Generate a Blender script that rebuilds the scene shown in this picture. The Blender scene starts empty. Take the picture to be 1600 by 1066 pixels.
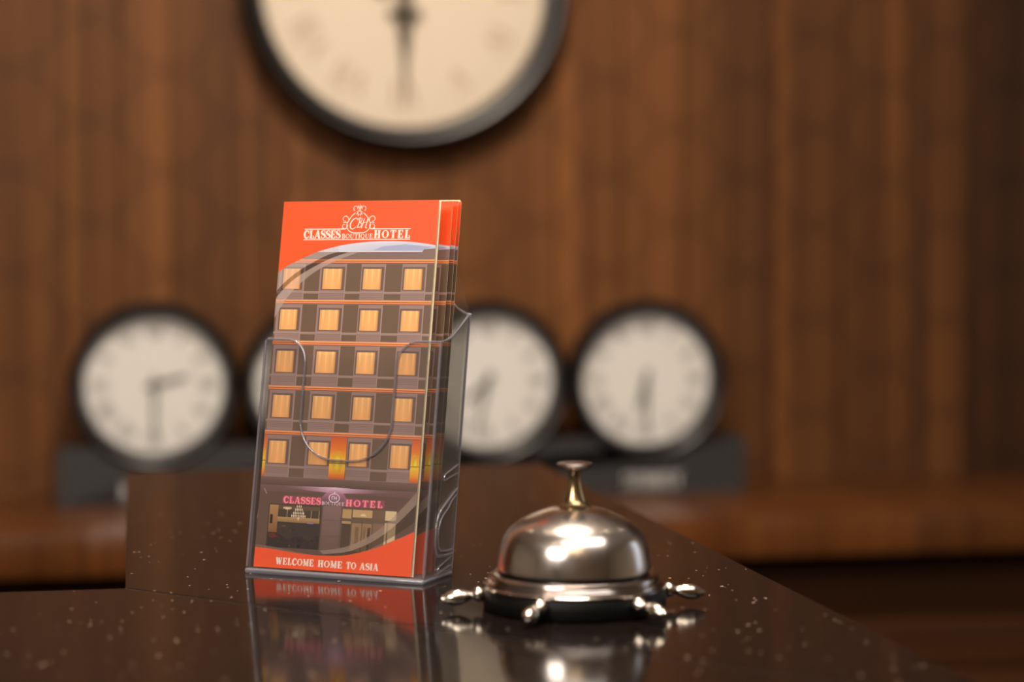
import bpy, bmesh, math, random
from mathutils import Vector, Matrix
R = math.radians
PI = math.pi
random.seed(7)
C = bpy.context.scene.collection
S = bpy.context.scene

# ------------------------------------------------------------------ camera, world, lights, exposure
CAM_H = 0.186
cam_d = bpy.data.cameras.new('camera')
cam = bpy.data.objects.new('camera', cam_d)
C.objects.link(cam)
cam.location = (0, 0, CAM_H)
cam.rotation_euler = (R(90 - 2.45), 0, R(-10.9))
cam_d.lens = 70
cam_d.sensor_width = 36
cam_d.clip_start = 0.02
cam_d.dof.use_dof = True
cam_d.dof.focus_distance = 1.165
cam_d.dof.aperture_fstop = 3.6
S.camera = cam

w = bpy.data.worlds.new('World')
S.world = w
w.use_nodes = True
w.node_tree.nodes['Background'].inputs[0].default_value = (1.0, 0.85, 0.7, 1)
w.node_tree.nodes['Background'].inputs[1].default_value = 0.03

S.view_settings.view_transform = 'Standard'
S.view_settings.look = 'None'
S.view_settings.gamma = 1
S.view_settings.use_curve_mapping = False
S.view_settings.exposure = 0.0


def area(name, loc, target, sx, sy, power, col):
    l = bpy.data.lights.new(name, 'AREA')
    l.shape = 'RECTANGLE'
    l.size, l.size_y = sx, sy
    l.energy = power
    l.color = col
    o = bpy.data.objects.new(name, l)
    C.objects.link(o)
    o.location = loc
    d = Vector(target) - Vector(loc)
    o.rotation_euler = d.to_track_quat('-Z', 'Y').to_euler()
    return o


area('key_ceiling_light', (0.38, 0.25, 1.68), (0.28, 0.8, 0.0), 1.8, 1.3, 31, (1.0, 0.93, 0.86))
area('lobby_light', (-1.5, -0.9, 1.45), (0.1, 1.15, 0.1), 1.1, 0.8, 42, (1.0, 0.90, 0.80))
area('wall_wash_light', (0.22, 1.15, 1.70), (0.50, 3.09, -0.15), 0.5, 0.3, 60, (1.0, 0.86, 0.70))
area('window_daylight', (3.3, 1.7, 0.6), (0.4, 2.9, 0.1), 1.0, 1.4, 4.5, (0.72, 0.84, 1.0))


# ------------------------------------------------------------------ helpers
def lin(c):
    return tuple(((v / 255) / 12.92 if v / 255 <= 0.04045 else ((v / 255 + 0.055) / 1.055) ** 2.4) for v in c[:3])


def mat(name, col=(128, 128, 128), rough=0.5, metal=0.0, **kw):
    m = bpy.data.materials.new(name)
    m.use_nodes = True
    p = m.node_tree.nodes['Principled BSDF']
    p.inputs['Base Color'].default_value = (*lin(col), 1)
    p.inputs['Roughness'].default_value = rough
    p.inputs['Metallic'].default_value = metal
    for k, v in kw.items():
        p.inputs[k.replace('_', ' ')].default_value = v
    return m


class NT:
    def __init__(s, m):
        s.t = m.node_tree
        s.p = s.t.nodes.get('Principled BSDF')

    def n(s, typ, ins=None, **kw):
        nd = s.t.nodes.new(typ)
        for k, v in kw.items():
            setattr(nd, k, v)
        for k, v in (ins or {}).items():
            if isinstance(v, bpy.types.NodeSocket):
                s.t.links.new(v, nd.inputs[k])
            else:
                nd.inputs[k].default_value = v
        return nd

    def l(s, a, b):
        s.t.links.new(a, b)

    def math(s, op, a, b=0.0, c=None):
        d = {0: a, 1: b}
        if c is not None:
            d[2] = c
        return s.n('ShaderNodeMath', d, operation=op).outputs[0]

    def mix(s, f, a, b, mode='MIX'):
        nd = s.n('ShaderNodeMix', data_type='RGBA', blend_type=mode)
        for i, v in ((0, f), (6, a), (7, b)):
            if isinstance(v, bpy.types.NodeSocket):
                s.l(v, nd.inputs[i])
            else:
                nd.inputs[i].default_value = v if i == 0 else (*v[:3], 1)
        return nd.outputs[2]


def link(name, me, m=None, parent=None):
    o = bpy.data.objects.new(name, me)
    if m is not None:
        for k in (m if isinstance(m, (list, tuple)) else [m]):
            me.materials.append(k)
    C.objects.link(o)
    if parent is not None:
        o.parent = parent
    return o


def bobj(name, bm, m, parent=None, smooth=None):
    bmesh.ops.recalc_face_normals(bm, faces=bm.faces[:])
    me = bpy.data.meshes.new(name)
    bm.to_mesh(me)
    bm.free()
    if smooth is not None:
        for p in me.polygons:
            p.use_smooth = True
        me.set_sharp_from_angle(angle=R(smooth))
    return link(name, me, m, parent)


def tag(o, label=None, cat=None, group=None, kind=None):
    if label: o['label'] = label
    if cat: o['category'] = cat
    if group: o['group'] = group
    if kind: o['kind'] = kind
    return o


def thing(name, label, cat, loc=(0, 0, 0), rz=0, group=None):
    o = bpy.data.objects.new(name, None)
    C.objects.link(o)
    o.location = loc
    o.rotation_euler = (0, 0, rz)
    o.empty_display_size = 0.02
    return tag(o, label, cat, group)


def add_box(bm, x0, x1, y0, y1, z0, z1, bevel=0, seg=2, mi=0):
    r = bmesh.ops.create_cube(bm, size=1)
    vs = r['verts']
    for v in vs:
        v.co = Vector((x0 + (v.co.x + .5) * (x1 - x0), y0 + (v.co.y + .5) * (y1 - y0), z0 + (v.co.z + .5) * (z1 - z0)))
    fs = list({f for v in vs for f in v.link_faces})
    for f in fs:
        f.material_index = mi
    if bevel:
        es = list({e for v in vs for e in v.link_edges})
        bmesh.ops.bevel(bm, geom=es, offset=bevel, segments=seg, affect='EDGES', profile=0.5)
    return bm


def box(name, x0, x1, y0, y1, z0, z1, m, parent=None, bevel=0, seg=2):
    bm = bmesh.new()
    add_box(bm, x0, x1, y0, y1, z0, z1, bevel, seg)
    return bobj(name, bm, m, parent, 40 if bevel else None)


def add_prism(bm, pts, fn, a, b, mi_side=0, mi_cap=0):
    """pts: 2D outline; fn(u, v, d) -> xyz; extruded from a to b"""
    A = [bm.verts.new(fn(u, v, a)) for u, v in pts]
    B = [bm.verts.new(fn(u, v, b)) for u, v in pts]
    f = bm.faces.new(A); f.material_index = mi_cap
    g = bm.faces.new(B[::-1]); g.material_index = mi_cap
    n = len(pts)
    for i in range(n):
        h = bm.faces.new((A[i], B[i], B[(i + 1) % n], A[(i + 1) % n]))
        h.material_index = mi_side
    bmesh.ops.triangulate(bm, faces=[f, g])


def add_lathe(bm, prof, seg=64, axis='Z', mat4=None, closed=False):
    """prof: list of (r, h). axis Z: h along z; axis Y: h along -y (towards the viewer)"""
    rings = []
    for r, h in prof:
        ring = []
        if r < 1e-6:
            co = (0, 0, h) if axis == 'Z' else (0, -h, 0)
            v = bm.verts.new(mat4 @ Vector(co) if mat4 else co)
            ring = [v] * seg
        else:
            for i in range(seg):
                a = 2 * PI * i / seg
                co = Vector((r * math.cos(a), r * math.sin(a), h)) if axis == 'Z' else Vector((r * math.cos(a), -h, r * math.sin(a)))
                ring.append(bm.verts.new(mat4 @ co if mat4 else co))
        rings.append(ring)
    pairs = list(zip(rings, rings[1:]))
    if closed:
        pairs.append((rings[-1], rings[0]))
    for A, B in pairs:
        for i in range(seg):
            j = (i + 1) % seg
            q = []
            for v in (A[i], A[j], B[j], B[i]):
                if v not in q:
                    q.append(v)
            if len(q) >= 3:
                try:
                    bm.faces.new(q)
                except ValueError:
                    pass
    return bm


def lathe(name, prof, m, parent=None, seg=64, axis='Z', mat4=None, closed=False, smooth=35):
    bm = bmesh.new()
    add_lathe(bm, prof, seg, axis, mat4, closed)
    return bobj(name, bm, m, parent, smooth)


def add_tube(bm, pts, r, seg=8):
    pts = [Vector(p) for p in pts]
    rings = []
    for i, p in enumerate(pts):
        d = (pts[min(i + 1, len(pts) - 1)] - pts[max(i - 1, 0)]).normalized()
        up = Vector((1, 0, 0)) if abs(d.x) < .9 else Vector((0, 0, 1))
        a = d.cross(up).normalized()
        b = d.cross(a).normalized()
        rings.append([bm.verts.new(p + r * (math.cos(2 * PI * k / seg) * a + math.sin(2 * PI * k / seg) * b)) for k in range(seg)])
    for A, B in zip(rings, rings[1:]):
        for i in range(seg):
            bm.faces.new((A[i], A[(i + 1) % seg], B[(i + 1) % seg], B[i]))
    bm.faces.new(rings[0][::-1])
    bm.faces.new(rings[-1])


# ------------------------------------------------------------------ materials
def wood_mat(name, dark, light, rough=0.45, horizontal=False, rings=True, spec=0.4):
    m = mat(name, light, rough)
    m.node_tree.nodes['Principled BSDF'].inputs['Specular IOR Level'].default_value = spec
    g = NT(m)
    co = g.n('ShaderNodeTexCoord').outputs['Object']
    sc = (1.0, 1.0, 34.0) if horizontal else (34.0, 1.0, 1.0)
    sc2 = (1.2, 1.0, 160.0) if horizontal else (160.0, 1.0, 1.2)
    mp = g.n('ShaderNodeMapping', {'Vector': co, 'Scale': sc})
    mp2 = g.n('ShaderNodeMapping', {'Vector': co, 'Scale': sc2})
    n1 = g.n('ShaderNodeTexNoise', {'Vector': mp.outputs[0], 'Scale': 1.0, 'Detail': 3.0, 'Distortion': 0.25})
    n2 = g.n('ShaderNodeTexNoise', {'Vector': mp2.outputs[0], 'Scale': 1.0, 'Detail': 2.0})
    f = g.math('ADD', g.math('MULTIPLY', n1.outputs[0], .75), g.math('MULTIPLY', n2.outputs[0], .3))
    r = g.n('ShaderNodeMapRange', {'Value': f, 'From Min': .33, 'From Max': .72})
    col = g.mix(r.outputs[0], lin(dark), lin(light))
    if rings:
        # faint scalloped inlay: two overlapping lattices of thin circles
        sep = g.n('ShaderNodeSeparateXYZ', {'Vector': co})
        acc = None
        for ox, oz in ((0, 0), (.115, .077)):
            a = g.math('PINGPONG', g.math('ADD', sep.outputs['X'], ox + 5), .115)
            b = g.math('PINGPONG', g.math('ADD', sep.outputs['Z'], oz + 5), .077)
            d = g.math('SQRT', g.math('ADD', g.math('MULTIPLY', a, a), g.math('MULTIPLY', b, b)))
            ln = g.math('SUBTRACT', 1.0, g.math('MINIMUM', g.math('DIVIDE', g.math('ABSOLUTE', g.math('SUBTRACT', d, .070)), .011), 1.0))
            acc = ln if acc is None else g.math('MAXIMUM', acc, ln)
        col = g.mix(g.math('MULTIPLY', acc, .30), col, lin(tuple(v * .5 for v in dark)))
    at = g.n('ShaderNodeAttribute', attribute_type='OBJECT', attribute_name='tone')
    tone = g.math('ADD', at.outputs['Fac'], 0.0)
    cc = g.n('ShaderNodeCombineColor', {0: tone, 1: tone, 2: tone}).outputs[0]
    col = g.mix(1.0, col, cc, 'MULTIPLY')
    g.l(col, g.p.inputs['Base Color'])
    bp = g.n('ShaderNodeBump', {'Height': n2.outputs[0], 'Strength': .12, 'Distance': .002})
    g.l(bp.outputs[0], g.p.inputs['Normal'])
    return m


WOOD = wood_mat('walnut_veneer', (86, 50, 24), (128, 80, 39), rough=.6, spec=.2)
WOODS = wood_mat('walnut_shelf', (84, 44, 18), (122, 72, 30), rough=.32, rings=False, spec=.5)
WOODH = wood_mat('walnut_cabinet', (60, 34, 16), (92, 54, 24), rough=.65, horizontal=True, rings=False, spec=.15)
DARKGAP = mat('dark_backing', (30, 18, 10), .9)
PLASTER = mat('warm_plaster', (196, 184, 168), .85)
CEIL = mat('ceiling_paint', (232, 226, 220), .9)
FLOORM = mat('lobby_floor', (92, 74, 58), .4)
BLACKP = mat('black_lacquer', (20, 20, 21), .3)
STANDM = mat('charcoal_stand', (44, 44, 46), .5)
DIALW = mat('cream_dial', (240, 236, 230), .6)
DIALB = mat('ivory_dial', (240, 222, 198), .6)
INK = mat('dial_ink', (70, 66, 58), .6)
INKB = mat('faded_ink', (196, 170, 146), .6)
BRONZE = mat('bronze_hand', (92, 76, 48), .45)
HANDM = mat('grey_hand', (88, 88, 80), .5)
WHITEL = mat('white_letter', (205, 202, 198), .5)
PAPER = mat('cream_paper', (240, 228, 196), .55)
GOLD = mat('warm_brass', (190, 166, 126), .22, 1.0)
BLACKB = mat('black_base', (9, 9, 9), .5, 0.0, Specular_IOR_Level=.2)


def noisy_metal(name, c1, c2, rough):
    m = mat(name, c1, rough, 1.0)
    g = NT(m)
    co = g.n('ShaderNodeTexCoord').outputs['Object']
    n1 = g.n('ShaderNodeTexNoise', {'Vector': co, 'Scale': 90.0, 'Detail': 4.0})
    col = g.mix(n1.outputs[0], lin(c1), lin(c2))
    g.l(col, g.p.inputs['Base Color'])
    rr = g.n('ShaderNodeMapRange', {'Value': n1.outputs[0], 'From Min': .3, 'From Max': .7, 'To Min': rough * .8, 'To Max': rough * 1.25})
    g.l(rr.outputs[0], g.p.inputs['Roughness'])
    return m


NICKEL = noisy_metal('worn_nickel', (226, 219, 214), (208, 200, 195), .21)
NICKELD = noisy_metal('dull_nickel_ring', (172, 162, 156), (146, 136, 132), .3)
NICKELR = noisy_metal('polished_nickel_ring', (196, 186, 180), (170, 160, 156), .16)
HANDLEM = noisy_metal('polished_handle_metal', (234, 226, 214), (214, 206, 194), .14)


def granite():
    m = mat('black_granite', (14, 11, 10), .10)
    m.node_tree.nodes['Principled BSDF'].inputs['IOR'].default_value = 1.29
    g = NT(m)
    co = g.n('ShaderNodeTexCoord').outputs['Object']
    acc = None
    base = g.n('ShaderNodeTexNoise', {'Vector': co, 'Scale': 260.0, 'Detail': 4.0})
    b0 = g.mix(g.n('ShaderNodeMapRange', {'Value': base.outputs[0], 'From Min': .35, 'From Max': .75}).outputs[0],
               lin((16, 12, 11)), lin((34, 26, 23)))
    for sc, rad, keep in ((95.0, .09, .22), (190.0, .12, .20), (52.0, .05, .12)):
        v = g.n('ShaderNodeTexVoronoi', {'Vector': co, 'Scale': sc, 'Randomness': 1.0}, voronoi_dimensions='3D')
        sx = g.n('ShaderNodeSeparateColor', {0: v.outputs['Color']})
        hit = g.math('MULTIPLY', g.math('LESS_THAN', v.outputs['Distance'], rad), g.math('LESS_THAN', sx.outputs[0], keep))
        hit = g.math('MULTIPLY', hit, g.math('ADD', .25, sx.outputs[1]))
        acc = hit if acc is None else g.math('MAXIMUM', acc, hit)
    col = g.mix(g.math('MINIMUM', acc, 1.0), b0, lin((215, 190, 165)))
    g.l(col, g.p.inputs['Base Color'])
    return m


GRANITE = granite()
SEAM = mat('seam_filler', (66, 54, 50), .35)


def schlick(g, f0):
    """thin-wall reflectance, the same seen from either side"""
    ge = g.n('ShaderNodeNewGeometry')
    d = g.n('ShaderNodeVectorMath', {0: ge.outputs['Normal'], 1: ge.outputs['Incoming']}, operation='DOT_PRODUCT')
    c = g.math('SUBTRACT', 1.0, g.math('ABSOLUTE', d.outputs['Value']))
    return g.math('MINIMUM', g.math('ADD', f0, g.math('MULTIPLY', 1 - f0, g.math('POWER', c, 5.0))), 1.0)


def clear_plastic(name='clear_acrylic', tint=(.975, .975, .98, 1), haze=.012):
    m = bpy.data.materials.new(name)
    m.use_nodes = True
    t = m.node_tree
    t.nodes.clear()
    g = NT(m)
    tr0 = g.n('ShaderNodeBsdfTransparent', {'Color': tint})
    df = g.n('ShaderNodeBsdfDiffuse', {'Color': (.8, .78, .76, 1)})
    tr = g.n('ShaderNodeMixShader', {0: haze, 1: tr0.outputs[0], 2: df.outputs[0]})
    gl = g.n('ShaderNodeBsdfGlossy', {'Color': (1, 1, 1, 1), 'Roughness': .05})
    mx = g.n('ShaderNodeMixShader', {0: schlick(g, .035), 1: tr.outputs[0], 2: gl.outputs[0]})
    out = g.n('ShaderNodeOutputMaterial')
    g.l(mx.outputs[0], out.inputs[0])
    return m


CLEAR = clear_plastic()
SIDE_TINT = clear_plastic('reflection_tint_acrylic', (.70, .69, .66, 1), .07)  # tint and haze stand in for reflections inside the side walls


def edge_plastic(name='acrylic_edge', haze=.24, tint=(.7, .68, .74, 1)):
    m = bpy.data.materials.new(name)
    m.use_nodes = True
    t = m.node_tree
    t.nodes.clear()
    g = NT(m)
    tr = g.n('ShaderNodeBsdfTransparent', {'Color': (.80, .79, .83, 1)})
    df = g.n('ShaderNodeBsdfTranslucent', {'Color': tint})
    dd = g.n('ShaderNodeBsdfDiffuse', {'Color': tint})
    df = g.n('ShaderNodeMixShader', {0: .5, 1: df.outputs[0], 2: dd.outputs[0]})
    m0 = g.n('ShaderNodeMixShader', {0: haze, 1: tr.outputs[0], 2: df.outputs[0]})
    gl = g.n('ShaderNodeBsdfGlossy', {'Color': (1, 1, 1, 1), 'Roughness': .12})
    mx = g.n('ShaderNodeMixShader', {0: schlick(g, .10), 1: m0.outputs[0], 2: gl.outputs[0]})
    out = g.n('ShaderNodeOutputMaterial')
    g.l(mx.outputs[0], out.inputs[0])
    return m


EDGE = edge_plastic()
FOOT = edge_plastic('moulded_foot_acrylic', .42, (.74, .76, .86, 1))


def print_mat():
    m = mat('glossy_print', (255, 255, 255), .32)
    g = NT(m)
    a = g.n('ShaderNodeAttribute', attribute_name='ink')
    g.l(a.outputs['Color'], g.p.inputs['Base Color'])
    g.l(a.outputs['Alpha'], g.p.inputs['Alpha'])
    return m


PRINT = print_mat()


def bulb_mat(name, col, st):
    m = mat(name, (255, 240, 220), .5)
    p = m.node_tree.nodes['Principled BSDF']
    p.inputs['Emission Color'].default_value = (*col, 1)
    p.inputs['Emission Strength'].default_value = st
    return m


BULB = bulb_mat('warm_bulb', (1.0, .72, .38), 60)
BULB2 = bulb_mat('downlight_lens', (1.0, .82, .58), 30)

# ------------------------------------------------------------------ room shell
X0, X1, Y0, Y1, Z0, Z1 = -3.2, 3.6, -3.2, 3.11, -1.06, 1.75


def struct(name, *a, **k):
    o = box(name, *a, **k)
    o['kind'] = 'structure'
    return o


struct('floor', X0, X1, Y0, Y1 + .1, Z0 - .1, Z0, FLOORM)
struct('ceiling', X0, X1, Y0, Y1 + .1, Z1, Z1 + .1, CEIL)
struct('wall_left', X0 - .1, X0, Y0, Y1 + .1, Z0, Z1, PLASTER)
struct('wall_right', X1, X1 + .1, Y0, Y1 + .1, Z0, Z1, PLASTER)
struct('wall_rear', X0, X1, Y0 - .1, Y0, Z0, Z1, PLASTER)
wall = struct('wall_back', X0, X1, Y1, Y1 + .1, Z0, Z1, DARKGAP)

# vertical veneer boards: (x of right edge, tone)
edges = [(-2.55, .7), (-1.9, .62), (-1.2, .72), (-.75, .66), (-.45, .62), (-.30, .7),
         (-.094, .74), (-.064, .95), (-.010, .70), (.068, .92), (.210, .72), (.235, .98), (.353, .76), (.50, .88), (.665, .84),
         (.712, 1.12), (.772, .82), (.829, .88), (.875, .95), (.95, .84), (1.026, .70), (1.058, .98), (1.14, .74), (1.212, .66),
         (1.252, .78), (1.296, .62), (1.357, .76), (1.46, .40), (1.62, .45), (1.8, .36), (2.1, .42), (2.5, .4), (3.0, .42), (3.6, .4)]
px = X0
for i, (xe, tn) in enumerate(edges):
    dpt = .02 + (.0025 if i % 2 else 0) - (.014 if xe > 1.4 else 0)
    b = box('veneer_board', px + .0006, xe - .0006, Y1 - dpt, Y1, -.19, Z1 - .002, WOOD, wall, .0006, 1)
    b['tone'] = tn * (1 if xe < .3 else 1.12 if xe < .9 else .86 if xe < 1.36 else .62)  # factor puts the light falloff into the wood tone: centre brighter, right darker
    px = xe

# ------------------------------------------------------------------ shelf and cabinet below it
SH = -.176
shelf = thing('wall_shelf', 'long glossy walnut ledge under the row of clocks', 'shelf', (0, 0, 0))
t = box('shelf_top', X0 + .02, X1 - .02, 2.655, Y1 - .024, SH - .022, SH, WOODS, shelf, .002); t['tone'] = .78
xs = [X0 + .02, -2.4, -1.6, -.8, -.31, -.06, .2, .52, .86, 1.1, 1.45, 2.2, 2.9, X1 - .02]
tones = [.5, .5, .55, .6, .66, .72, .76, .8, .78, .55, .38, .3, .3]  # dimming of the light along the ledge, put into the board tones
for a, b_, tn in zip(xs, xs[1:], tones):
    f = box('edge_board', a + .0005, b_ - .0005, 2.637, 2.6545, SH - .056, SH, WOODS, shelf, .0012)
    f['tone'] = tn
cab = thing('base_cabinet', 'dark walnut cabinet recessed below the glossy ledge', 'cabinet', (0, 2.72, Z0))
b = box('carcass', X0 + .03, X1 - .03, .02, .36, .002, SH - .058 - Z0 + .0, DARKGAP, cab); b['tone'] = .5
zz = [0.004, .16, .32, .48, .56, .64, .72, SH - .075 - Z0]
xc = [X0 + .04, -2.2, -1.2, -.3, .55, 1.52, 2.4, X1 - .04]
for a, b_ in zip(xc, xc[1:]):
    for c, d in zip(zz, zz[1:]):
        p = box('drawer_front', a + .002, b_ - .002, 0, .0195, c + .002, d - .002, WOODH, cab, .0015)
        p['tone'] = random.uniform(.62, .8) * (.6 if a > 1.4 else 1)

# ------------------------------------------------------------------ clocks
def strip(bm, pts, wid, fn, d0, d1):
    """a brush stroke of varying width along 2D pts, extruded d0..d1 through fn"""
    n = len(pts)
    L, Rr = [], []
    for i in range(n):
        a = pts[max(i - 1, 0)]
        b = pts[min(i + 1, n - 1)]
        dx, dy = b[0] - a[0], b[1] - a[1]
        q = math.hypot(dx, dy) or 1
        nx, ny = -dy / q, dx / q
        h = (wid[i] if isinstance(wid, (list, tuple)) else wid) / 2
        L.append((pts[i][0] + nx * h, pts[i][1] + ny * h))
        Rr.append((pts[i][0] - nx * h, pts[i][1] - ny * h))
    add_prism(bm, L + Rr[::-1], fn, d0, d1)


def roman(bm, k, rad, h, y, fn=None):
    txt = ['XII', 'I', 'II', 'III', 'IV', 'V', 'VI', 'VII', 'VIII', 'IX', 'X', 'XI'][k]
    wd = {'I': .34, 'V': .8, 'X': .8}
    tot = sum(wd[c] for c in txt) * h
    ang = PI / 2 - k * PI / 6
    M = Matrix.Translation((rad * math.cos(ang), 0, rad * math.sin(ang))) @ Matrix.Rotation(-(ang - PI / 2), 4, 'Y')
    f = lambda u, v, d: M @ Vector((u, y - d, v))
    x = -tot / 2
    for c in txt:
        w_ = wd[c] * h
        if c == 'I':
            strip(bm, [(x + w_ / 2, -h / 2), (x + w_ / 2, h / 2)], h * .15, f, 0, .0006)
            for s in (-1, 1):
                strip(bm, [(x + w_ * .1, s * h / 2), (x + w_ * .9, s * h / 2)], h * .06, f, 0, .0006)
        elif c == 'V':
            strip(bm, [(x + w_ * .15, h / 2), (x + w_ * .5, -h / 2)], h * .16, f, 0, .0006)
            strip(bm, [(x + w_ * .85, h / 2), (x + w_ * .5, -h / 2)], h * .07, f, 0, .0007)
        else:
            strip(bm, [(x + w_ * .1, h / 2), (x + w_ * .9, -h / 2)], h * .16, f, 0, .0006)
            strip(bm, [(x + w_ * .9, h / 2), (x + w_ * .1, -h / 2)], h * .07, f, 0, .0007)
        x += w_


def hand(name, root, length, tail, wid, clock_angle, y, m, ornate=False):
    """clock_angle in degrees clockwise from twelve"""
    bm = bmesh.new()
    a = R(90 - clock_angle)
    ca, sa = math.cos(a), math.sin(a)
    f = lambda u, v, d: (u * ca - v * sa, y - d, u * sa + v * ca)
    L = length
    if ornate:
        us = [-tail, -tail * .5, 0, L * .12, L * .2, L * .28, L * .36, L * .45, L * .6, L * .8, L]
        ws = [wid * 1.4, wid * .6, wid * 1.5, wid * .7, wid * 1.9, wid * 2.3, wid * .9, wid * .75, wid * .9, wid * .6, wid * .15]
        strip(bm, [(u, 0) for u in us], ws, f, 0, .001)
        for s in (-1, 1):
            cx, cy, rr = L * .25, s * wid * 1.5, wid * .75
            pts = [(cx + rr * math.cos(q), cy + rr * math.sin(q)) for q in [k * PI / 6 for k in range(12)]]
            strip(bm, pts, wid * .35, f, 0, .001)
    else:
        strip(bm, [(-tail, 0), (0, 0), (L * .75, 0), (L, 0)], [wid * .9, wid, wid * .8, wid * .2], f, 0, .001)
    return bobj(name, bm, m, root)


def clock(name, label, group, loc, Ro, Rf, depth, hour, minute, big=False):
    root = thing(name, label, 'clock', loc, 0, group)
    D = depth
    DZ = .34 if big else .52
    w_ = Ro - Rf
    lathe('bezel', [(Ro * .93, 0), (Ro * .985, D * .12), (Ro, D * .45), (Ro, D * .72), (Ro - w_ * .12, D * .88), (Ro - w_ * .38, D), (Ro - w_ * .62, D * .985),
                    (Ro - w_ * .86, D * .86), (Rf, D * .74), (Rf - .002, D * (DZ + .1)), (Rf - .003, D * (DZ - .04)), (Ro * .9, D * (DZ - .04) - .003)], BLACKP, root, 96, 'Y', None, True, 50)
    lathe('dial', [(0, D * DZ), (Rf * .5, D * DZ), (Rf - .0022, D * DZ), (Rf - .0022, D * (DZ - .03)), (0, D * (DZ - .03))], DIALB if big else DIALW, root, 96, 'Y')
    y = -(D * DZ + .0002)
    ink = INKB if big else INK
    bm = bmesh.new()
    for k in range(60):
        a = k * PI / 30
        ca, sa = math.cos(a), math.sin(a)
        f = lambda u, v, d: (u * ca - v * sa, y - d, u * sa + v * ca)
        l = .045 if k % 5 == 0 else .022
        strip(bm, [(Rf * (.955 - l), 0), (Rf * .955, 0)], Rf * (.016 if k % 5 == 0 else .008), f, 0, .0005)
    tk = bobj('minute_marks', bm, ink, root)
    tag(tk, kind='stuff')
    for k in range(12):
        bm = bmesh.new()
        roman(bm, k, Rf * .76, Rf * .17, y)
        bobj('numeral', bm, ink, root)
    ha = (hour % 12 + minute / 60) * 30
    hm = BRONZE if big else HANDM
    hand('hour_hand', root, Rf * .52, Rf * .12, Rf * (.055 if big else .085), ha, y - .002, hm, big)
    hand('minute_hand', root, Rf * .86, Rf * .15, Rf * (.05 if big else .065), minute * 6, y - .004, hm, big)
    lathe('hand_cap', [(0, D * DZ + .009), (Rf * .035, D * DZ + .0085), (Rf * .045, D * DZ + .006), (Rf * .045, D * DZ)], hm, root, 24, 'Y')
    lathe('glass', [(0, D * .80), (Rf * .7, D * .78), (Rf + .0004, D * .735), (Rf + .0004, D * .715), (Rf * .7, D * .76), (0, D * .78)], CLEAR, root, 64, 'Y')
    return root


clock('wall_clock', 'large round wall clock with thick black rim hanging high on the wood wall', None, (.421, Y1 - .0225, .604), .254, .2215, .075, 9, 30, True)
CK = 2.99
ux = [.036, .2835, .531, .7785]
times = [(2, 30), (10, 30), (7, 32), (6, 30)]
labs = ['small black-rimmed clock at the far left of the row, left of the leaflets',
        'small black-rimmed clock mostly hidden behind the leaflet holder',
        'small black-rimmed clock just right of the leaflet holder, partly covered by it',
        'small black-rimmed clock farthest right, above the bell and the white lettering']
for u, (h_, m_), lb in zip(ux, times, labs):
    clock('round_clock', lb, 'small clocks on the charcoal stand', (u, CK, -.003), .1232, .1025, .066, h_, m_)

# stand with four round cradles
stand = thing('clock_stand', 'long low charcoal stand holding the row of four small clocks', 'stand', (0, 0, SH))
zc = -.003 - SH
top = .084
pts = [(-.099, 0), (-.102, .004), (-.102, top - .006), (-.096, top)]
for u in ux:
    rr = .1242
    a0 = math.asin((zc - top) / rr)
    x_ = rr * math.cos(a0)
    for k in range(17):
        a = -(PI - a0) + (PI - 2 * a0) * k / 16
        pts.append((u + rr * math.cos(a), zc + rr * math.sin(a)))
pts = [p for p in pts]
pts += [(.925, top), (.931, top - .006), (.931, .004), (.928, 0)]
bm = bmesh.new()
add_prism(bm, pts, lambda u, v, d: (u, d, v), 2.935, 3.0)
bobj('cradle_block', bm, STANDM, stand)


# ------------------------------------------------------------------ lettering (hand drawn slab serif, cap height 1)
def arc(cx, cz, rx, rz, a0, a1, n=14):
    return [(cx + rx * math.cos(R(a0 + (a1 - a0) * k / n)), cz + rz * math.sin(R(a0 + (a1 - a0) * k / n))) for k in range(n + 1)]


def wprof(n, a, b, p=1.0):
    return [a + (b - a) * math.sin(PI * k / n) ** p for k in range(n + 1)]


T, H_ = .22, .085


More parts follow.
